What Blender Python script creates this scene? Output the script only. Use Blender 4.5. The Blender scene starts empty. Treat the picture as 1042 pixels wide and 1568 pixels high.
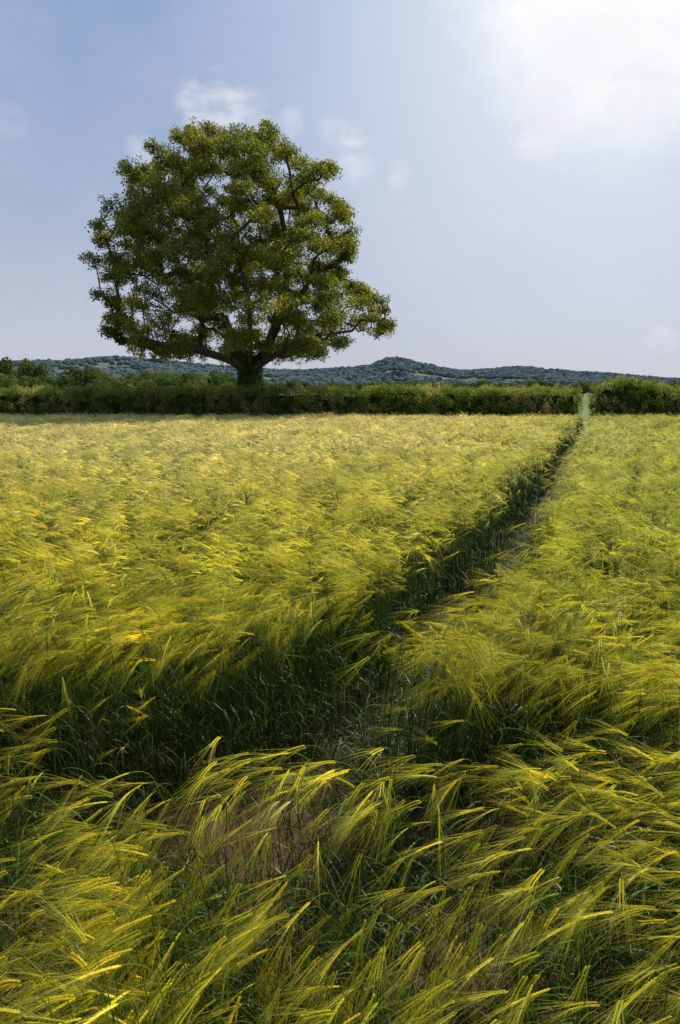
import bpy, math, numpy as np
from mathutils import Vector, noise as mnoise
R = np.random.default_rng(7)
scene = bpy.context.scene
scene.view_settings.view_transform='Standard'; scene.view_settings.look='None'
scene.view_settings.exposure=0; scene.view_settings.gamma=1

# ------------------------------------------------------------ helpers
def link(o): scene.collection.objects.link(o); return o
def make_mesh(name, V, F, C=None, mat=None, smooth=False):
    me=bpy.data.meshes.new(name)
    me.from_pydata([tuple(map(float,v)) for v in V],[],[tuple(map(int,f)) for f in F]); me.update()
    if C is not None:
        a=me.color_attributes.new('col','FLOAT_COLOR','POINT')
        C=np.asarray(C,dtype=np.float32); C4=np.ones((len(C),4),dtype=np.float32); C4[:,:3]=C[:,:3]
        a.data.foreach_set('color',C4.ravel())
    if mat: me.materials.append(mat)
    if smooth: me.polygons.foreach_set('use_smooth',[True]*len(me.polygons))
    return bpy.data.objects.new(name,me)
class MB:
    def __init__(s): s.V=[];s.F=[];s.C=[]
    def add(s,V,F,C):
        b=len(s.V); s.V.extend(V); s.F.extend([tuple(i+b for i in f) for f in F])
        if isinstance(C,tuple): s.C.extend([C]*len(V))
        else: s.C.extend(C)
def ribbon(mb,pts,widths,side,cols):
    V=[];C=[]
    for p,w,c in zip(pts,widths,cols):
        V.append(p-side*w/2); V.append(p+side*w/2); C+= [c,c]
    F=[(2*i,2*i+1,2*i+3,2*i+2) for i in range(len(pts)-1)]
    mb.add(V,F,C)
def tube(mb,pts,radii,n,cols):
    V=[];C=[]
    pts=[np.asarray(p,float) for p in pts]
    for i,p in enumerate(pts):
        d=pts[min(i+1,len(pts)-1)]-pts[max(i-1,0)]; d=d/(np.linalg.norm(d)+1e-9)
        a=np.array([0,1,0.]) if abs(d[1])<0.9 else np.array([1.,0,0])
        u=np.cross(d,a); u/=np.linalg.norm(u); w=np.cross(d,u)
        for k in range(n):
            t=2*math.pi*k/n; V.append(p+radii[i]*(math.cos(t)*u+math.sin(t)*w)); C.append(cols[i])
    F=[]
    for i in range(len(pts)-1):
        for k in range(n):
            F.append((i*n+k,i*n+(k+1)%n,(i+1)*n+(k+1)%n,(i+1)*n+k))
    mb.add(V,F,C)
def instancer(name, P, idx, rot, scl, coll):
    me=bpy.data.meshes.new(name); me.vertices.add(len(P))
    me.vertices.foreach_set('co',np.asarray(P,dtype=np.float32).ravel())
    a=me.attributes.new('idx','INT','POINT'); a.data.foreach_set('value',np.asarray(idx,dtype=np.int32))
    a=me.attributes.new('rot','FLOAT_VECTOR','POINT'); a.data.foreach_set('vector',np.asarray(rot,dtype=np.float32).ravel())
    a=me.attributes.new('scl','FLOAT_VECTOR','POINT'); a.data.foreach_set('vector',np.asarray(scl,dtype=np.float32).ravel())
    o=link(bpy.data.objects.new(name,me))
    ng=bpy.data.node_groups.new(name+'_nodes','GeometryNodeTree')
    ng.interface.new_socket('Geometry',in_out='INPUT',socket_type='NodeSocketGeometry')
    ng.interface.new_socket('Geometry',in_out='OUTPUT',socket_type='NodeSocketGeometry')
    N=ng.nodes; gi=N.new('NodeGroupInput'); go=N.new('NodeGroupOutput')
    ci=N.new('GeometryNodeCollectionInfo'); ci.inputs['Collection'].default_value=coll
    ci.inputs['Separate Children'].default_value=True; ci.inputs['Reset Children'].default_value=True
    ip=N.new('GeometryNodeInstanceOnPoints'); ip.inputs['Pick Instance'].default_value=True
    def na(n,t):
        x=N.new('GeometryNodeInputNamedAttribute'); x.data_type=t; x.inputs['Name'].default_value=n; return x.outputs['Attribute']
    e=N.new('FunctionNodeEulerToRotation')
    L=ng.links.new
    L(gi.outputs[0],ip.inputs['Points']); L(ci.outputs[0],ip.inputs['Instance'])
    L(na('idx','INT'),ip.inputs['Instance Index']); L(na('rot','FLOAT_VECTOR'),e.inputs[0]); L(e.outputs[0],ip.inputs['Rotation'])
    L(na('scl','FLOAT_VECTOR'),ip.inputs['Scale']); L(ip.outputs[0],go.inputs[0])
    m=o.modifiers.new('scatter','NODES'); m.node_group=ng
    return o
def coll_of(name,objs):
    c=bpy.data.collections.new(name)
    for o in objs: c.objects.link(o)
    return c
def vnoise(x,y,s,z=0.0): return mnoise.noise(Vector((x*s,y*s,z)))

# ------------------------------------------------------------ materials
def new_mat(name):
    m=bpy.data.materials.new(name); m.use_nodes=True; nt=m.node_tree; nt.nodes.clear(); return m,nt,nt.nodes,nt.links.new
def mixrgb(N,L,fac,a,b,mode='MIX'):
    n=N.new('ShaderNodeMix'); n.data_type='RGBA'; n.blend_type=mode
    for s,v in ((n.inputs[0],fac),(n.inputs[6],a),(n.inputs[7],b)):
        if hasattr(v,'links'): L(v,s)
        else: s.default_value=v if not isinstance(v,tuple) else (*v,1)
    return n.outputs[2]
def mathn(N,L,op,*a,clamp=False):
    n=N.new('ShaderNodeMath'); n.operation=op; n.use_clamp=clamp
    for i,v in enumerate(a):
        if hasattr(v,'links'): L(v,n.inputs[i])
        else: n.inputs[i].default_value=v
    return n.outputs[0]
def maprange(N,L,v,a,b,c=0,d=1):
    n=N.new('ShaderNodeMapRange'); n.clamp=True; L(v,n.inputs[0])
    for i,x in enumerate((a,b,c,d)): n.inputs[i+1].default_value=x
    return n.outputs[0]
def noise_tex(N,L,vec,scale,detail=4,rough=.55):
    n=N.new('ShaderNodeTexNoise'); n.inputs['Scale'].default_value=scale; n.inputs['Detail'].default_value=detail
    n.inputs['Roughness'].default_value=rough
    if vec is not None: L(vec,n.inputs['Vector'])
    return n.outputs['Fac']
def leafy_out(N,L,col,transl,rough,tgain=(1.25,1.2,0.6),spec=.35):
    p=N.new('ShaderNodeBsdfPrincipled'); L(col,p.inputs['Base Color']); p.inputs['Roughness'].default_value=rough
    p.inputs['Specular IOR Level'].default_value=spec
    t=N.new('ShaderNodeBsdfTranslucent'); L(mixrgb(N,L,1.0,col,tgain,'MULTIPLY'),t.inputs[0])
    m=N.new('ShaderNodeMixShader'); m.inputs[0].default_value=transl; L(p.outputs[0],m.inputs[1]); L(t.outputs[0],m.inputs[2])
    o=N.new('ShaderNodeOutputMaterial'); L(m.outputs[0],o.inputs[0])

def barley_mat():
    m,nt,N,L=new_mat('barley')
    at=N.new('ShaderNodeAttribute'); at.attribute_name='col'
    oi=N.new('ShaderNodeObjectInfo'); geo=N.new('ShaderNodeNewGeometry'); pos=geo.outputs['Position']
    sep=N.new('ShaderNodeSeparateXYZ'); L(pos,sep.inputs[0])
    n1=noise_tex(N,L,pos,.35,2); n2=noise_tex(N,L,pos,1.7,2)
    val=mathn(N,L,'MULTIPLY_ADD',oi.outputs['Random'],.42,.88)
    v2=mathn(N,L,'MULTIPLY',val,maprange(N,L,n2,.3,.7,.74,1.2))
    hs=N.new('ShaderNodeHueSaturation'); L(at.outputs['Color'],hs.inputs['Color']); L(v2,hs.inputs['Value'])
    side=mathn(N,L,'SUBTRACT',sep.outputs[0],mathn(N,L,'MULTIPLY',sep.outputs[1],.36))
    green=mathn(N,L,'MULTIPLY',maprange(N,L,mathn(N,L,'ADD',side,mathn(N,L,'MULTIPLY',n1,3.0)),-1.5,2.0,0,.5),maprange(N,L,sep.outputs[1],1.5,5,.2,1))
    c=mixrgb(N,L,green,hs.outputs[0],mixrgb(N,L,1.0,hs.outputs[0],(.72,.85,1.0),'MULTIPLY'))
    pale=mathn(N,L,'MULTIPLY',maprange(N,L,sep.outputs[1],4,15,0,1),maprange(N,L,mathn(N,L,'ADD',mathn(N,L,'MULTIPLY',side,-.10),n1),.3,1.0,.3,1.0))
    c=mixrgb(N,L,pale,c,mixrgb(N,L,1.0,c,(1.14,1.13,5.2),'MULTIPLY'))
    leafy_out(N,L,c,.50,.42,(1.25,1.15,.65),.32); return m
M_barley=barley_mat()

def foliage_mat(name,c1,c2,c3,transl=.35,ns=.6,rough=.6,lo=.45,hi=.7,spec=.2):
    m,nt,N,L=new_mat(name)
    oi=N.new('ShaderNodeObjectInfo'); geo=N.new('ShaderNodeNewGeometry')
    n1=noise_tex(N,L,geo.outputs['Position'],ns,3)
    at=N.new('ShaderNodeAttribute'); at.attribute_name='col'
    c=mixrgb(N,L,oi.outputs['Random'],c1,c2)
    c=mixrgb(N,L,maprange(N,L,n1,lo,hi,0,.8),c,c3)
    c=mixrgb(N,L,1.0,c,at.outputs['Color'],'MULTIPLY')
    leafy_out(N,L,c,transl,rough,(1.3,1.25,.5),spec); return m
M_oak=foliage_mat('oak_leaves',(.085,.12,.018),(.23,.26,.035),(.40,.39,.06),.42,.8,.5,.46,.64,.3)  # dark and yellow-olive patches paint shaded and lit clumps into the leaves
M_hedge=foliage_mat('hedge_leaves',(.09,.15,.023),(.28,.34,.055),(.47,.40,.18),.42,.5,.6,.48,.64)  # pale patches: tan blossom, plus sunlit leaf tops painted into the colour
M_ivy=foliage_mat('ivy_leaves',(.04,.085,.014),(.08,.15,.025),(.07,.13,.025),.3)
M_mid=foliage_mat('distant_leaves',(.07,.11,.042),(.17,.21,.07),(.10,.14,.055),.35,.05,.9,.45,.7,.0)

def bark_mat():
    m,nt,N,L=new_mat('bark'); geo=N.new('ShaderNodeNewGeometry')
    n=noise_tex(N,L,geo.outputs['Position'],6,6)
    c=mixrgb(N,L,n,(.035,.028,.018),(.12,.10,.065))
    p=N.new('ShaderNodeBsdfPrincipled'); L(c,p.inputs['Base Color']); p.inputs['Roughness'].default_value=.9
    b=N.new('ShaderNodeBump'); b.inputs['Strength'].default_value=.6; L(n,b.inputs['Height']); L(b.outputs[0],p.inputs['Normal'])
    o=N.new('ShaderNodeOutputMaterial'); L(p.outputs[0],o.inputs[0]); return m
M_bark=bark_mat()

def ground_mat():
    m,nt,N,L=new_mat('ground_soil'); geo=N.new('ShaderNodeNewGeometry'); pos=geo.outputs['Position']
    sep=N.new('ShaderNodeSeparateXYZ'); L(pos,sep.inputs[0])
    n=noise_tex(N,L,pos,9,8,.65); n2=noise_tex(N,L,pos,.9,3); n3=noise_tex(N,L,pos,.012,3); n4=noise_tex(N,L,pos,60,4)
    soil=mixrgb(N,L,n,(.035,.020,.011),(.15,.078,.04))
    soil=mixrgb(N,L,maprange(N,L,n4,.6,.75,0,.4),soil,(.19,.12,.055))
    dark_soil=mixrgb(N,L,n,(.018,.022,.008),(.05,.052,.018))
    soil=mixrgb(N,L,mathn(N,L,'MAXIMUM',maprange(N,L,n2,.5,.7,0,.6),maprange(N,L,sep.outputs[1],3.0,3.9,0,.85)),soil,dark_soil)  # random dark patches, plus furrow shade painted in beyond the cross lane
    grass=mixrgb(N,L,maprange(N,L,n3,.4,.6),(.09,.15,.04),(.2,.22,.07))
    c=mixrgb(N,L,maprange(N,L,sep.outputs[1],36,39),soil,grass)
    p=N.new('ShaderNodeBsdfPrincipled'); L(c,p.inputs['Base Color']); p.inputs['Roughness'].default_value=.95; p.inputs['Specular IOR Level'].default_value=.1
    b=N.new('ShaderNodeBump'); b.inputs['Strength'].default_value=.8; b.inputs['Distance'].default_value=.03; L(n,b.inputs['Height']); L(b.outputs[0],p.inputs['Normal'])
    o=N.new('ShaderNodeOutputMaterial'); L(p.outputs[0],o.inputs[0]); return m
def hill_mat():
    m,nt,N,L=new_mat('hazed_hill_fields'); geo=N.new('ShaderNodeNewGeometry'); pos=geo.outputs['Position']
    v=N.new('ShaderNodeTexVoronoi'); v.inputs['Scale'].default_value=.006; L(pos,v.inputs['Vector'])
    sx=N.new('ShaderNodeSeparateColor'); L(v.outputs['Color'],sx.inputs[0])
    n=noise_tex(N,L,pos,.03,5)
    c=mixrgb(N,L,sx.outputs[0],(.105,.14,.115),(.15,.185,.135))  # aerial haze painted into the muted bluish field colours
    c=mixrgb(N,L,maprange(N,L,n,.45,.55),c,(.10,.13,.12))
    p=N.new('ShaderNodeBsdfPrincipled'); L(c,p.inputs['Base Color']); p.inputs['Roughness'].default_value=1; p.inputs['Specular IOR Level'].default_value=0
    o=N.new('ShaderNodeOutputMaterial'); L(p.outputs[0],o.inputs[0]); return m
def wood_mat():
    m,nt,N,L=new_mat('hazed_far_woods'); oi=N.new('ShaderNodeObjectInfo'); geo=N.new('ShaderNodeNewGeometry')
    n=noise_tex(N,L,geo.outputs['Position'],.4,4)
    c=mixrgb(N,L,oi.outputs['Random'],(.10,.13,.13),(.15,.18,.155))  # tree greens greyed towards blue, distance haze put into the colour
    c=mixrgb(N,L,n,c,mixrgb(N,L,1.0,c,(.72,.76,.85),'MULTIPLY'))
    p=N.new('ShaderNodeBsdfPrincipled'); L(c,p.inputs['Base Color']); p.inputs['Roughness'].default_value=1; p.inputs['Specular IOR Level'].default_value=0
    o=N.new('ShaderNodeOutputMaterial'); L(p.outputs[0],o.inputs[0]); return m

# ------------------------------------------------------------ ground
xs=np.concatenate([[-6000,-2000,-600,-150,-50],np.linspace(-12,14,105),[50,150,600,2000,6000]])
ys=np.concatenate([[-3000,-500,-60,-10],np.linspace(0,16,65),[20,26,32,36,39,45,80,200,500,900,2000,9000]])
V=[];F=[]
for y in ys:
    for x in xs:
        z=0.03*vnoise(x,y,1.3)+.02*vnoise(x,y,5) if (abs(x)<15 and -1<y<17) else 0
        V.append((x,y,z))
nx=len(xs)
for j in range(len(ys)-1):
    for i in range(nx-1): F.append((j*nx+i,j*nx+i+1,(j+1)*nx+i+1,(j+1)*nx+i))
link(make_mesh('ground',V,F,None,ground_mat(),True))

# ------------------------------------------------------------ hills
rp=[(-600,560),(-300,554),(0,559),(100,557),(180,553),(260,559),(330,565),(420,572),(480,572),(540,569),(575,564),(592,556),(612,555),(636,562),(700,573),(750,571),(790,567),(850,572),(920,577),(1000,583),(1042,585),(1400,591),(2200,594)]
rx=np.array([(p-521)/1061*1600 for p,_ in rp]); rz=np.array([(600-q)/1061*1600+2 for _,q in rp])
def hillz(x,y):
    r=np.interp(x*1600/max(y,900) if y<1600 else x,rx,rz)
    t=min(max((y-450)/(1600-450),0),1); t=t*t*(3-2*t)
    b=max(0,1-max(0,y-1600)/1500)
    return r*t*b+6*vnoise(x,y,.004)*t*min(1,abs(y-1600)/400)-0.5
X=np.linspace(-2600,2600,190); Y=np.linspace(420,3000,60)
V=[];F=[]
for y in Y:
    for x in X: V.append((x,y,hillz(x,y)))
for j in range(len(Y)-1):
    for i in range(len(X)-1):
        a=j*len(X)+i; F.append((a,a+1,a+1+len(X),a+len(X)))
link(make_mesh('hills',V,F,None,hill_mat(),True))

def blob(seed):
    import bmesh
    bm=bmesh.new(); bmesh.ops.create_icosphere(bm,subdivisions=3,radius=1)
    for v in bm.verts:
        p=v.co*1.0
        d=1+.35*mnoise.noise(p*1.8+Vector((seed*9,0,0)))+.22*mnoise.noise(p*4.5+Vector((0,seed*5,0)))
        v.co=p*d; v.co.z*=.85
    me=bpy.data.meshes.new('woodland_clump_%d'%seed); bm.to_mesh(me); bm.free(); me.materials.append(M_w)
    return bpy.data.objects.new('woodland_clump_%d'%seed,me)
M_w=wood_mat()
cw=coll_of('woodland_prototypes',[blob(i) for i in range(4)])
P=[];S=[]
for _ in range(60000):
    x=R.uniform(-1500,1500); y=R.uniform(560,1640)
    ridge=abs(y-1600)<45
    px=521+x/y*1061
    dens=vnoise(x,y,.006,3.3)+.5*vnoise(x,y,.02,1.7)
    lim=-0.15 if px>360 else .05
    if 570<px<690 and y>1350: lim=-1
    if not ridge and dens<lim: continue
    if ridge and R.random()<(.35 if vnoise(x,0,.02,9)>-0.1 else .85): continue
    s=R.uniform(4,7)*(1.0 if ridge else .9)
    P.append((x,y,hillz(x,y)+s*.35)); S.append((s*R.uniform(.9,1.5),s,s*R.uniform(.7,1.1)))
    if len(P)>13000: break
n=len(P); rot=np.zeros((n,3)); rot[:,2]=R.uniform(0,6.28,n)
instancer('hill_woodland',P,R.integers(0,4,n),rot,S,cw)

# ------------------------------------------------------------ barley plants
SY=np.array([0,1.,0])
def plant(mb,rng,lvl,off=(0,0,0),yaw=0.,tscale=1.0):
    sub=MB()
    Ls=rng.uniform(.60,.78); lean=math.radians(rng.uniform(2,27))*tscale; nod=math.radians(rng.uniform(68,140) if lvl==0 else rng.uniform(50,115))
    ns={0:9,1:5,2:4}[lvl]
    p=np.array([0,0,0.]); pts=[p.copy()]
    th0=math.radians(rng.uniform(-4,4)); sy=rng.uniform(-.12,.12)
    for i in range(ns):
        s=(i+.5)/ns; th=th0+lean*s**2.5
        d=np.array([math.sin(th),sy*s,math.cos(th)]); p=p+d/np.linalg.norm(d)*Ls/ns; pts.append(p.copy())
    nn={0:4,1:2,2:1}[lvl]; thl=th0+lean
    for i in range(nn):
        th=thl+(nod-thl)*(i+1)/(nn+.5); d=np.array([math.sin(th),sy,math.cos(th)]); p=p+d/np.linalg.norm(d)*.10/nn; pts.append(p.copy())
    m=len(pts)
    g0=np.array([.04,.08,.012]); g1=np.array([.26,.31,.03])
    tone=rng.uniform(.8,1.15)
    cols=[tuple((g0+(g1-g0)*(i/(m-1))**1.9)*tone) for i in range(m)]
    w={0:.0016,1:.0021,2:.004}[lvl]
    tube(sub,pts,[w*(1.15-.5*i/m) for i in range(m)],4 if lvl==0 else 3,cols)
    Le=rng.uniform(.065,.095); base=p.copy(); droop=math.radians(rng.uniform(5,35))
    def epos(t):
        th=nod+droop*t*.5; return base+np.array([math.sin(th),sy,math.cos(th)])*Le*t
    th=nod+droop*.5; ed=np.array([math.sin(th),sy,math.cos(th)]); ed/=np.linalg.norm(ed)
    roll=rng.uniform(0,math.pi); a=np.cross(ed,SY); a/=np.linalg.norm(a); b=np.cross(ed,a)
    U=a*math.cos(roll)+b*math.sin(roll); W=np.cross(ed,U)
    hue=rng.uniform(0,1); ec=np.array([.62,.61,.03])*(1-hue)+np.array([.83,.74,.04])*hue
    ac=np.array([.56,.57,.05])*(1-hue)+np.array([.79,.71,.10])*hue
    if lvl==0:
        nk=11
        for k in range(nk):
            for sgn in (-1,1):
                t=(k+.5*(sgn>0))/nk; c0=epos(t)+U*sgn*.0020; r=.0027*(1-.35*t); ln=.0145
                tip=c0+ed*ln+U*sgn*.0044; mid=c0+ed*ln*.4+U*sgn*.0018
                V=[c0,mid+U*r,mid+W*r,mid-U*r,mid-W*r,tip]
                F=[(0,2,1),(0,3,2),(0,4,3),(0,1,4),(5,1,2),(5,2,3),(5,3,4),(5,4,1)]
                cc=tuple(ec*rng.uniform(.8,1.1)); sub.add(V,F,cc)
    else:
        q=.004 if lvl==1 else .0065
        tube(sub,[epos(0),epos(.3),epos(.75),epos(1)],[q*.5,q,q*.9,q*.3],4 if lvl==1 else 3,[tuple(ec)]*4)
    na={0:22,1:12,2:6}[lvl]; aw={0:.00085,1:.0015,2:.0040}[lvl]
    for k in range(na):
        t=rng.uniform(.05,1); sgn=1 if k%2 else -1
        st=epos(t)+U*sgn*.003; La=rng.uniform(.11,.18)
        spread=(sgn*rng.uniform(.03,.42)*U+rng.normal(0,.15)*W)
        d=ed+spread; d/=np.linalg.norm(d)
        q=[st]; seg={0:3,1:2,2:2}[lvl]
        for i in range(seg):
            d=d+np.array([.03,0,-.20/seg]); d/=np.linalg.norm(d); q.append(q[-1]+d*La/seg)
        side=np.cross(d,rng.normal(size=3)); side/=np.linalg.norm(side)
        ws=[aw*(1-.8*i/seg) for i in range(seg+1)]
        f=rng.uniform(.8,1.15)
        ribbon(sub,q,ws,side,[tuple(ac*f)]*(seg+1))
    nl={0:2,1:2,2:1}[lvl]
    for k in range(nl):
        hfrac=rng.uniform(.08,.75); i0=int(hfrac*ns); st=pts[i0]; az=rng.uniform(0,6.28)
        ll=rng.uniform(.13,.26); el=math.radians(rng.uniform(60,84)); seg=5 if lvl==0 else 3
        q=[st]; e=el; tot=rng.uniform(30,120)
        for i in range(seg):
            e-=math.radians(tot)/seg
            q.append(q[-1]+np.array([math.cos(az)*math.cos(e),math.sin(az)*math.cos(e),math.sin(e)])*ll/seg)
            q[-1][2]=max(q[-1][2],.01)
        side=np.array([-math.sin(az),math.cos(az),rng.uniform(-.3,.3)]); side/=np.linalg.norm(side)
        wl=.0068 if lvl<2 else .011
        prof=[wl*(.6+.4*math.sin(math.pi*min(1,i/seg*1.2)))*(1-(i/seg)**3*.95) for i in range(seg+1)]
        lc=np.array([.075,.135,.015])*rng.uniform(.7,1.4)
        if hfrac<.4 and rng.random()<.15: lc=np.array([.32,.24,.08])*rng.uniform(.5,1)
        ribbon(sub,q,prof,side,[tuple(lc)]*(seg+1))
    V=np.array(sub.V); c,s=math.cos(yaw),math.sin(yaw)
    V2=V.copy(); V2[:,0]=c*V[:,0]-s*V[:,1]; V2[:,1]=s*V[:,0]+c*V[:,1]; V2+=np.array(off)
    mb.add(list(V2),sub.F,sub.C)
near=[]
for i in range(24):
    mb=MB(); plant(mb,np.random.default_rng(100+i),0); near.append(make_mesh('barley_plant_a%02d'%i,mb.V,mb.F,mb.C,M_barley))
def clump(name,seed,cnt,rad,lvl,ts=1.):
    rng=np.random.default_rng(seed); mb=MB()
    for k in range(cnt):
        r=rad*math.sqrt(rng.random()); a=rng.uniform(0,6.28)
        plant(mb,rng,lvl,(r*math.cos(a),r*math.sin(a),rng.uniform(-.07,.03)),rng.normal(0,.42),ts)
    return make_mesh(name,mb.V,mb.F,mb.C,M_barley)
mid=[clump('barley_clump_b%02d'%i,300+i,11,.12,1) for i in range(10)]
far=[clump('barley_clump_c%02d'%i,500+i,16,.22,2) for i in range(8)]
def shoots(name,seed):
    rng=np.random.default_rng(seed); mb=MB()
    for k in range(26):
        r=.13*math.sqrt(rng.random()); a=rng.uniform(0,6.28); st=np.array([r*math.cos(a),r*math.sin(a),0]); az=rng.uniform(0,6.28)
        e=math.radians(rng.uniform(20,88)); ll=rng.uniform(.08,.28); q=[st]
        for i in range(4):
            e-=math.radians(rng.uniform(5,30)); q.append(q[-1]+np.array([math.cos(az)*math.cos(e),math.sin(az)*math.cos(e),math.sin(e)])*ll/4)
            if q[-1][2]<.01: q[-1][2]=.01
        side=np.array([-math.sin(az),math.cos(az),rng.uniform(-.4,.4)]); side/=np.linalg.norm(side)
        w=rng.uniform(.0025,.0065); lc=np.array([.04,.075,.011])*rng.uniform(.6,1.4)
        if rng.random()<.18: lc=np.array([.30,.22,.07])*rng.uniform(.4,1.0)
        ribbon(mb,q,[w*.7,w,w*.9,w*.6,w*.1],side,[tuple(lc)]*5)
    return make_mesh(name,mb.V,mb.F,mb.C,M_barley)
sh=[shoots('trampled_shoots_%d'%i,700+i) for i in range(6)]
c_near=coll_of('barley_near_prototypes',near); c_mid=coll_of('barley_mid_prototypes',mid); c_far=coll_of('barley_far_prototypes',far)
c_sh=coll_of('trampled_shoot_prototypes',sh)

path=np.array([(-1.5,-.6),(-1.1,1.0),(-.83,2.04),(-.42,2.8),(.32,3.56),(1.03,5.03),(2.03,7.5),(4.8,14.3),(12.4,34.5)])
lane=np.array([(-8,2.62),(-3.5,2.64),(-.35,2.70),(.5,2.52),(3.5,2.36),(8,2.1)])
def pdist(P,poly):
    best=np.full(len(P),1e9); sg=np.zeros(len(P)); nxy=np.zeros((len(P),2))
    for a,b in zip(poly[:-1],poly[1:]):
        ab=b-a; t=np.clip(((P-a)@ab)/(ab@ab),0,1); q=a+t[:,None]*ab; dv=P-q; d=np.hypot(dv[:,0],dv[:,1])
        m=d<best; best[m]=d[m]; sg[m]=np.sign(ab[1]*dv[m,0]-ab[0]*dv[m,1]); nxy[m]=dv[m]/(d[m][:,None]+1e-6)
    return best,sg,nxy
def place(name,y0,y1,dens,wa,wb,hw,coll,nv,hs=1.):
    A=(y1-y0)*2*(wa*y1+wb); n=int(A*dens)
    P=np.stack([R.uniform(-(wa*y1+wb),wa*y1+wb,n),R.uniform(y0,y1,n)],1)
    P=P[np.abs(P[:,0])<wa*P[:,1]+wb]
    d,sg,nv_=pdist(P,path); d2,s2,nv2=pdist(P,lane)
    hwv=np.interp(P[:,1],[2.1,2.6,3.2,4.5],[.14,.27,.26,hw])
    w=hwv+.05*np.array([vnoise(x,y,1.5) for x,y in P])
    lw=np.interp(P[:,0],[-3,-.9,-.4,.6,3],[.28,.30,.35,.25,.17])+.08*np.array([vnoise(x,y,1.1,5) for x,y in P])
    keep=(d>w)&(d2>lw)
    keep|=(d2<lw)&(d>.25)&(R.random(len(P))<np.where(P[:,0]>.5,.22,.10))
    P,d,sg,nv_,d2,s2,lw,hwv=P[keep],d[keep],sg[keep],nv_[keep],d2[keep],s2[keep],lw[keep],hwv[keep]
    nz=np.array([vnoise(x,y,.45,2.) for x,y in P]); nz2=np.array([vnoise(x,y,1.6,4.) for x,y in P])
    yaw=math.radians(195)+nz*1.3+nz2*1.5+R.normal(0,1,len(P))*np.interp(P[:,0],[-.2,1.0],[.40,.60])
    near_p=np.clip(1-(d-hwv)/.34,0,1)*(P[:,1]>2.9)*np.where(sg>0,.95,.35)*np.where(P[:,1]>9,.5,1.)
    edge=np.clip(1-(d2-lw)/.30,0,1)*(s2<0)
    away=np.arctan2(nv_[:,1],nv_[:,0])+R.normal(0,.5,len(P))
    vx=np.cos(yaw)*(1-near_p)+np.cos(away)*near_p*1.3; vy=np.sin(yaw)*(1-near_p)+np.sin(away)*near_p*1.3
    vy=np.where(edge>.05,np.abs(vy)*.3*edge+vy*(1-edge),vy)
    yaw=np.arctan2(vy,vx)
    tilt=.01+.13*nz+.14*nz2+R.normal(0,.08,len(P)); tilt=tilt*(1-near_p*.9)*(1-edge*.7)
    n=len(P)
    if y0<2:
        f=(P[:,0]>-.45)&(P[:,0]<.9)&(P[:,1]<2.0)
        g=np.clip((P[:,0]+.45)/.3,0,1)*np.clip((.9-P[:,0])/.4,0,1)
        tilt[f]+=.45*g[f]; yaw[f]=math.radians(203)+R.normal(0,.28,f.sum())+nz2[f]*.7
    h=hs*(1+.13*nz+.12*nz2+R.normal(0,.05,n))
    if y0<2: h=np.where(P[:,1]<2.4,h*.90,h)
    h=np.where((d2<lw)&(P[:,1]<6),h*R.uniform(.35,.75,n),h)
    P3=np.column_stack([P,np.zeros(n)]); rot=np.column_stack([np.zeros(n),tilt,yaw]); s=np.column_stack([h*.5+.5,h*.5+.5,h])
    print(name,n)
    return instancer(name,P3,R.integers(0,nv,n),rot,s,coll)
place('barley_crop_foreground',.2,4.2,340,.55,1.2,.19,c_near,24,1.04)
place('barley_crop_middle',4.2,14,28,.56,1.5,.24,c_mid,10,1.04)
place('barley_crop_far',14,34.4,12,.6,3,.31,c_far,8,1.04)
P=[]
for a,b in list(zip(path[:-1],path[1:]))+list(zip(lane[:-1],lane[1:])):
    L_=np.linalg.norm(b-a); dn=(24 if a[1]<2.75 else 20) if a[1]<9 else 12
    for _ in range(int(L_*dn)):
        q=a+(b-a)*R.random()+R.normal(0,.14,2)
        if (q[0]+.44)**2+(q[1]-2.78)**2<.10 and R.random()<.9: continue
        P.append((q[0],q[1],0))
for _ in range(1800):
    y=R.uniform(.6,5.2); x=R.uniform(-1,1)*(.55*y+1.2)
    if (x+.44)**2+(y-2.78)**2<.10: continue
    P.append((x,y,0))
n=len(P); rot=np.column_stack([R.normal(0,.15,n),R.normal(0,.15,n),R.uniform(0,6.28,n)]); s=R.uniform(.7,1.6,n)
instancer('trampled_grass',P,R.integers(0,6,n),rot,np.column_stack([s*.8,s*.8,s*1.1]),c_sh)

# ------------------------------------------------------------ leaf twigs
def twig(name,seed,nleaf,rad,size,mat,flat=.7):
    rng=np.random.default_rng(seed); mb=MB()
    for k in range(nleaf):
        v=rng.normal(size=3); v/=np.linalg.norm(v); c=v*rad*rng.random()**.45*np.array([1,1,flat])
        nrm=rng.normal(size=3)+np.array([0,0,1.0])+v*.6; nrm/=np.linalg.norm(nrm)
        a=np.cross(nrm,rng.normal(size=3)); a/=np.linalg.norm(a); b=np.cross(nrm,a)
        s=size*rng.uniform(.7,1.3); w=s*.55
        V=[c-a*s*.5,c-b*w*.5+a*s*.05-nrm*s*.06,c+a*s*.5-nrm*s*.1,c+b*w*.5+a*s*.05-nrm*s*.06]
        f=rng.uniform(.7,1.25); mb.add(V,[(0,1,2,3)],(f,f*rng.uniform(.95,1.03),f*.95))
    return make_mesh(name,mb.V,mb.F,mb.C,mat)
c_oak=coll_of('oak_twig_prototypes',[twig('oak_twig_%d'%i,i,42,.35,.13,M_oak) for i in range(6)])
c_hed=coll_of('hedge_twig_prototypes',[twig('hedge_twig_%d'%i,40+i,50,.26,.085,M_hedge,.9) for i in range(6)])
c_ivy=coll_of('ivy_twig_prototypes',[twig('ivy_twig_%d'%i,60+i,40,.24,.09,M_ivy,.9) for i in range(4)])

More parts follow.
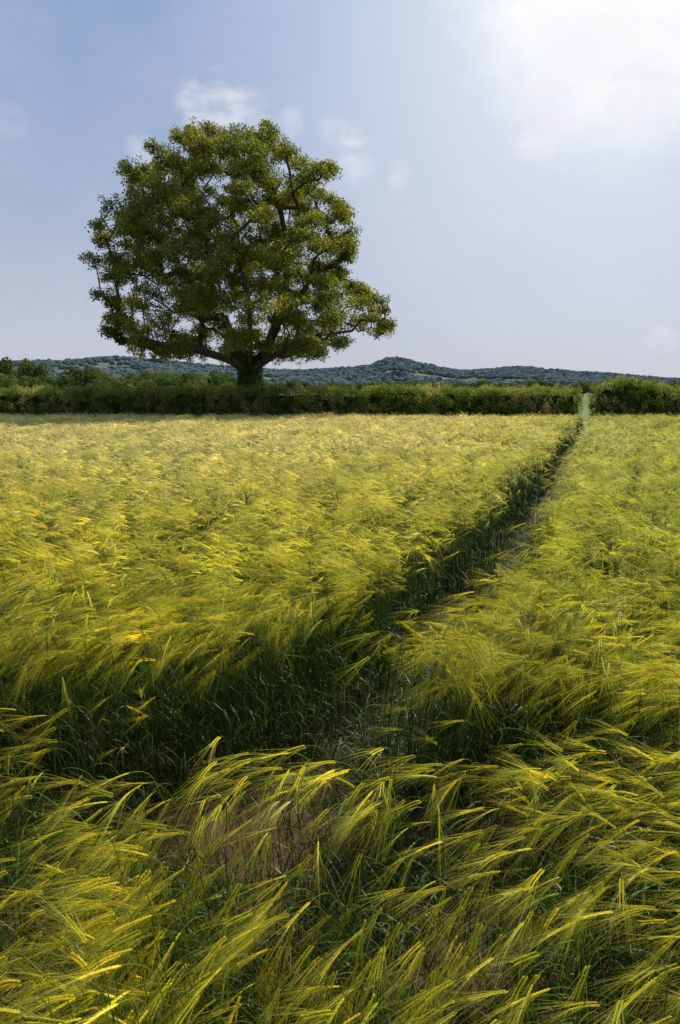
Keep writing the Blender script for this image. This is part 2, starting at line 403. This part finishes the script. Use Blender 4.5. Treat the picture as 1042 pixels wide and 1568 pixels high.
# ------------------------------------------------------------ oak tree
TY=36.4
sil=[(3.5,-9.0,-2.4),(3.9,-10.4,-1.1),(4.4,-11.2,1.2),(5.1,-11.8,2.7),(6.2,-11.9,2.4),(7.2,-11.8,1.2),(8.0,-12.3,.2),(8.8,-12.2,.7),(10.2,-11.6,1.0),(11.5,-10.6,.4),(12.7,-10.3,-.7),(13.6,-8.6,-2.0),(14.3,-7.3,-2.9),(14.9,-6.2,-4.0)]
sz=np.array([s[0] for s in sil]); sl=np.array([s[1] for s in sil]); sr=np.array([s[2] for s in sil])
fork=np.array([-4.7,TY,2.9])
clumps=[]; tries=0
RT=np.random.default_rng(21); R_keep=R; R=RT
while len(clumps)<225 and tries<90000:
    tries+=1
    rad=R.uniform(.55,1.25)
    z=R.uniform(3.8,14.9-rad*.75); l=np.interp(z,sz,sl); r=np.interp(z,sz,sr); hw=(r-l)/2; cx=(l+r)/2
    a=R.uniform(0,6.28); rr=math.sqrt(R.uniform(.1,1))
    if hw<rad*1.1: continue
    x=cx+math.cos(a)*rr*(hw-rad*.9); y=TY+math.sin(a)*rr*min(hw,6.8)*.9
    if z<5.0 and rr<.45: continue
    if z-rad*.6<3.2: continue
    if any(((x-gx)/.75)**2+((z-gz)/.58)**2<1 for gx,gz in [(-2.3,8.6),(-1.6,6.3),(-4.2,6.6),(-7.6,8.5),(-.7,7.6),(-1.9,10.2),(-8.6,5.6),(.1,6.4),(-6.4,5.2)]) and R.random()<.96: continue
    q=np.array([x,y,z])
    if any(np.linalg.norm((q-c)*np.array([1,1,1.25]))<.62*(rad+rc)+.12 for c,rc in clumps): continue
    clumps.append((q,rad))
for i in range(84):
    z=R.uniform(3.9,14.5); l=np.interp(z,sz,sl); r=np.interp(z,sz,sr); rad=R.uniform(.3,.72)
    x=(l+rad*.85) if i%2 else (r-rad*.85)
    clumps.append((np.array([x,TY+R.uniform(-2.5,2.5),z]),rad))
print('clumps',len(clumps))
nodes=[np.array([-4.75,TY,-.1]),np.array([-4.8,TY,.8]),np.array([-4.72,TY,1.8]),fork]; par=[-1,0,1,2]
limbs=[[(-5.4,0,4.2),(-6.0,.2,5.8),(-6.3,.3,7.6),(-6.0,.2,9.6),(-5.6,0,11.8)],
       [(-4.0,0,3.9),(-3.3,-.3,5.2),(-2.8,-.3,7.0),(-2.6,0,9.0),(-3.0,.2,11.0)],
       [(-5.6,-.8,3.6),(-7.2,-1.4,4.1),(-8.8,-1.7,4.3),(-10.2,-1.5,4.7)],
       [(-3.9,-.8,3.5),(-2.4,-1.1,4.3),(-1.0,-1.2,4.8),(.6,-1.0,5.0)],
       [(-4.8,1.0,4.4),(-5.0,2.6,5.8),(-5.2,3.8,7.5)],[(-4.5,-1.2,4.5),(-4.3,-2.8,6.0),(-4.6,-3.8,8.0)]]
for lb in limbs:
    p=3
    for (x,dy,z) in lb:
        nodes.append(np.array([x,TY+dy,z])); par.append(p); p=len(nodes)-1
order=sorted(range(len(clumps)),key=lambda i:np.linalg.norm(clumps[i][0]-fork))
cnt=[0.]*len(nodes)
for i in order:
    q,rad=clumps[i]; arr=np.array(nodes[3:]); d=np.linalg.norm(arr-q,axis=1)+.35*np.maximum(0,arr[:,2]-q[2])
    j=int(np.argmin(d))+3; p0=nodes[j]; L_=np.linalg.norm(q-p0); k=max(2,int(L_/.7)); p=j
    for s in range(1,k+1):
        t=s/k; w=p0+(q-p0)*t+np.array([0,0,.12*L_*math.sin(math.pi*t)])+R.normal(0,.09,3)*(s<k)
        nodes.append(w); par.append(p); cnt.append(0.); p=len(nodes)-1
    cnt[p]+=rad; last=p
    for s in range(3):
        v=R.normal(size=3); v/=np.linalg.norm(v)
        nodes.append(q+v*rad*.6); par.append(last); cnt.append(.15)
for i in range(len(nodes)-1,0,-1): cnt[par[i]]+=cnt[i]
def nr(i): return .024*math.sqrt(cnt[i])+.005
mb=MB()
for i in range(1,len(nodes)):
    a=nodes[par[i]]; b=nodes[i]; ra=min(nr(par[i]),nr(i)*1.35) if par[i]>3 else nr(i)*1.15
    if par[i]==0: ra=.6
    n=12 if i<4 else (7 if nr(i)>.05 else 4)
    tube(mb,[a,(a+b)/2,b],[ra,(ra+nr(i))/2,nr(i)],n,[(1,1,1)]*3)
tree=bpy.data.objects.new('oak_tree',None); link(tree); tree.empty_display_size=1
wood=link(make_mesh('trunk_and_branches',mb.V,mb.F,None,M_bark,True)); wood.parent=tree
P=[];S=[]
for q,rad in clumps:
    n=int(29*rad**2.0)+6
    for _ in range(n):
        v=R.normal(size=3); v/=np.linalg.norm(v)
        if v[2]<-.35 and R.random()<.6: v[2]*=-1
        p=q+v*rad*R.uniform(.3,1.0)*np.array([1,1,.72])
        if p[2]<3.0: continue
        P.append(p); s=R.uniform(.65,1.05); S.append((s,s,s))
n=len(P); print('oak twigs',n)
rot=np.column_stack([R.normal(0,.4,n),R.normal(0,.4,n),R.uniform(0,6.28,n)])
lv=instancer('leaves',P,R.integers(0,6,n),rot,S,c_oak); lv.parent=tree
P=[]
for _ in range(520):
    z=R.uniform(.8,4.6); a=R.uniform(0,6.28); r=max(.3,.66-.06*z)
    x=-4.72 if z<2.9 else (-4.72-.45*(z-2.9) if R.random()<.5 else -4.72+.55*(z-2.9))
    P.append((x+r*math.cos(a),TY+r*math.sin(a)*(.9),z))
n=len(P); rot=np.column_stack([R.normal(0,.4,n),R.normal(0,.4,n),R.uniform(0,6.28,n)])
iv=instancer('ivy',P,R.integers(0,4,n),rot,np.ones((n,3))*.9,c_ivy); iv.parent=tree
R=R_keep

# ------------------------------------------------------------ hedges
def htop(x):
    z=2.16+.14*vnoise(x,0,.5,7)+.12*vnoise(x,0,1.7,8)
    if x>13: z+=.48*math.exp(-((x-14.6)/1.6)**2)
    if 1.5<x<4: z+=.12
    return z
def hedge(name,x0,x1,mat_coll):
    root=bpy.data.objects.new(name,None); link(root)
    nxs=int((x1-x0)/.4); V=[];F=[]
    prof=[(-.62,0),(-.75,.6),(-.7,1.3),(-.5,1),(0,1.0),(.5,1),(.7,1.3),(.75,.6),(.62,0)]
    for i in range(nxs+1):
        x=x0+.25+(x1-x0-.5)*i/nxs; t=htop(x)-.34
        for k,(dy,z) in enumerate(prof):
            zz=0 if z==0 else (t if z==1 or z==1.0 else z*t/2)
            V.append((x,35.4+dy+.08*vnoise(x,k,1.3,k),zz+(.06*vnoise(x,k,2,k+3) if zz else 0)))
    np_=len(prof)
    for i in range(nxs):
        for k in range(np_-1): F.append((i*np_+k,(i+1)*np_+k,(i+1)*np_+k+1,i*np_+k+1))
    F.append(tuple(range(np_))); F.append(tuple(range(nxs*np_,nxs*np_+np_)))
    core=link(make_mesh('dark_core',V,F,[(.35,.35,.35)]*len(V),M_ivy)); core.parent=root  # added solid core, coloured dark for the shade inside the hedge
    P=[]
    A=int((x1-x0)*95)
    for _ in range(A):
        x=R.uniform(x0,x1); t=htop(x); u=R.random()
        fr=35.4-.85+.36*vnoise(x,1,.9)+.26*vnoise(x,1,2.7)
        if u<.55:
            z=R.uniform(.1,t-.1); p=(x,fr+.22*vnoise(x,z,2.6,9)+R.normal(0,.10),z)
        elif u<.88: p=(x,35.4+R.uniform(-.85,.85),t-.14+R.normal(0,.08))
        else: p=(x,35.4+.85+R.normal(0,.07),R.uniform(.1,t-.1))
        P.append(p)
    for e in (x0,x1):
        for _ in range(60): P.append((e+R.normal(0,.08),35.4+R.uniform(-.8,.8),R.uniform(.1,htop(e)-.1)))
    for _ in range(int((x1-x0)*1.5)):
        x=R.uniform(x0,x1); P.append((x,35.4+R.uniform(-.7,.7),htop(x)+R.uniform(-.05,.15)))
    n=len(P); rot=np.column_stack([R.normal(0,.5,n),R.normal(0,.5,n),R.uniform(0,6.28,n)]); s=R.uniform(.6,1.1,n)
    o=instancer('hedge_leaves',P,R.integers(0,6,n),rot,np.column_stack([s,s,s]),mat_coll); o.parent=root
hedge('hedge',-32,12.0,c_hed)
hedge('hedge',13.15,32,c_hed)

# ------------------------------------------------------------ distant trees
def midtree(name,seed):
    rng=np.random.default_rng(seed); mb=MB(); lobes=[]
    for k in range(16):
        a=rng.uniform(0,6.28); r=rng.uniform(0,.62); z=rng.uniform(.38,.86)
        lobes.append((np.array([r*math.cos(a)*(1.1-z*.5),r*math.sin(a)*(1.1-z*.5),z]),rng.uniform(.13,.24)))
    for q,rad in lobes:
        for _ in range(190):
            v=rng.normal(size=3); v/=np.linalg.norm(v); c=q+v*rad*rng.uniform(.7,1.05)
            nrm=v+rng.normal(size=3)*.6; nrm/=np.linalg.norm(nrm); a=np.cross(nrm,rng.normal(size=3)); a/=np.linalg.norm(a); b=np.cross(nrm,a)
            s=rng.uniform(.022,.045); f=rng.uniform(.7,1.2)
            mb.add([c-a*s,c-b*s*.6,c+a*s,c+b*s*.6],[(0,1,2,3)],(f,f,f))
    tube(mb,[(0,0,0),(0,0,.3),(0,0,.7)],[.04,.03,.012],6,[(.6,.4,.3)]*3)
    return make_mesh(name,mb.V,mb.F,mb.C,M_mid)
c_mt=coll_of('distant_tree_prototypes',[midtree('distant_tree_%d'%i,70+i) for i in range(5)])
P=[];S=[]
def at(px,d): return (px-521)/1061*d
def mt(px,d,h,w=None):
    P.append((at(px,d),d,-.3-.08*h)); w=w or h*.62; S.append((w*1.5,w*1.5,h*1.13))
for px,d,h in [(5,165,10.2),(-30,170,11),(47,160,9.2),(25,200,8),(-70,180,9)]: mt(px,d,h)
for _ in range(46): px=R.uniform(-250,345); d=R.uniform(75,110); mt(px,d,R.uniform(3.0,4.4),R.uniform(3,4.5))
for px in np.arange(190,350,9): mt(px+R.uniform(-4,4),230+R.uniform(-20,20),R.uniform(6.5,9),6)
for px in np.arange(-300,400,13): mt(px+R.uniform(-8,8),330+R.uniform(-40,40),R.uniform(7,10),7)
for px in np.arange(420,1500,10): mt(px+R.uniform(-8,8),380+R.uniform(-60,60),R.uniform(5.5,8),7)
for px,d,h in [(135,85,5.2),(150,86,4.8),(595,60,3.1),(965,55,3.2)]: mt(px,d,h,h*.8)
n=len(P); rot=np.zeros((n,3)); rot[:,2]=R.uniform(0,6.28,n)
instancer('distant_trees',P,R.integers(0,5,n),rot,S,c_mt)

# ------------------------------------------------------------ sun + sky
az=math.radians(42); el=math.radians(46)
sd=Vector((math.sin(az)*math.cos(el),math.cos(az)*math.cos(el),math.sin(el)))
sl_=bpy.data.lights.new('sun','SUN'); sl_.energy=5.0; sl_.angle=math.radians(.6); sl_.color=(1,.95,.83)
so=link(bpy.data.objects.new('sun',sl_)); so.rotation_euler=(-sd).to_track_quat('-Z','Y').to_euler(); so.location=(10,10,30)
w=bpy.data.worlds.new('World'); scene.world=w; w.use_nodes=True; nt=w.node_tree; nt.nodes.clear(); N=nt.nodes; L=nt.links.new
sky=N.new('ShaderNodeTexSky'); sky.sky_type='NISHITA'; sky.sun_disc=False; sky.sun_elevation=el; sky.sun_rotation=az
sky.air_density=1.0; sky.dust_density=1.5; sky.ozone_density=2.0
tc=N.new('ShaderNodeTexCoord'); nv=N.new('ShaderNodeVectorMath'); nv.operation='NORMALIZE'; L(tc.outputs['Generated'],nv.inputs[0]); D=nv.outputs[0]
sp=N.new('ShaderNodeSeparateXYZ'); L(D,sp.inputs[0]); Z=sp.outputs[2]
base=mixrgb(N,L,1.0,sky.outputs[0],(.085,.085,.085),'MULTIPLY')
hz=mixrgb(N,L,maprange(N,L,Z,0,.5),(.575,.585,.67),(.235,.385,.67))
hf=maprange(N,L,Z,0,.6,.92,.7)
c=mixrgb(N,L,hf,base,hz)
def ddot(v):
    n=N.new('ShaderNodeVectorMath'); n.operation='DOT_PRODUCT'; L(D,n.inputs[0]); n.inputs[1].default_value=v; return n.outputs['Value']
mp=N.new('ShaderNodeMapping'); mp.inputs['Scale'].default_value=(1,1,2.2); L(D,mp.inputs[0])
nA=noise_tex(N,L,mp.outputs[0],3.0,7,.55); nB=noise_tex(N,L,mp.outputs[0],22,6,.62)
def pdir(px,py):
    v=784-py; d=Vector((px-521,1045*.98481+v*.17365,-1045*.17365+v*.98481)); return d.normalized()
veil=maprange(N,L,nA,.4,.75,0,.4)
c=mixrgb(N,L,veil,c,(.60,.63,.74))
g=ddot(tuple(pdir(960,-60)))
gl=mathn(N,L,'POWER',maprange(N,L,g,.85,.995,0,1),1.6)
c=mixrgb(N,L,mathn(N,L,'MULTIPLY',gl,.8,clamp=True),c,(.82,.87,.96))
cl=mathn(N,L,'ADD',maprange(N,L,g,.965,.993,0,.55),mathn(N,L,'MULTIPLY',mathn(N,L,'SUBTRACT',nA,.5),.9))
cl=maprange(N,L,mathn(N,L,'ADD',cl,mathn(N,L,'MULTIPLY',mathn(N,L,'SUBTRACT',nB,.5),.5)),.12,.66,0,.95)
cl=mathn(N,L,'MULTIPLY',cl,maprange(N,L,g,.970,.989,0,1))
c=mixrgb(N,L,cl,c,(1.0,1.0,1.0))
for px,py,rad,amp in [(325,165,.032,.55),(385,185,.026,.35),(220,230,.018,.3),(548,248,.022,.45),(540,212,.015,.4),(835,185,.034,.8),(985,148,.034,.8),(612,268,.014,.3),(445,187,.014,.3),(10,180,.02,.1),(1015,517,.016,.3),(510,200,.016,.25),(900,105,.05,.4)]:
    dd=ddot(tuple(pdir(px,py))); m=maprange(N,L,dd,math.cos(rad*1.6),1.0,0,1)
    k=mathn(N,L,'MULTIPLY',maprange(N,L,mathn(N,L,'ADD',nB,mathn(N,L,'MULTIPLY',m,.24)),.54,.80,0,1),mathn(N,L,'MULTIPLY',m,1.8,clamp=True))
    c=mixrgb(N,L,mathn(N,L,'MULTIPLY',k,amp),c,(.85,.85,.9))
bg=N.new('ShaderNodeBackground'); L(c,bg.inputs[0]); bg.inputs[1].default_value=1.0
wo=N.new('ShaderNodeOutputWorld'); L(bg.outputs[0],wo.inputs[0])

# ------------------------------------------------------------ camera
cam=bpy.data.cameras.new('camera'); cam.sensor_fit='VERTICAL'; cam.sensor_height=36; cam.sensor_width=24; cam.lens=24
cam.clip_start=.05; cam.clip_end=20000
co=link(bpy.data.objects.new('camera',cam)); co.location=(0,0,2.0); co.rotation_euler=(math.radians(80),0,0)
scene.camera=co
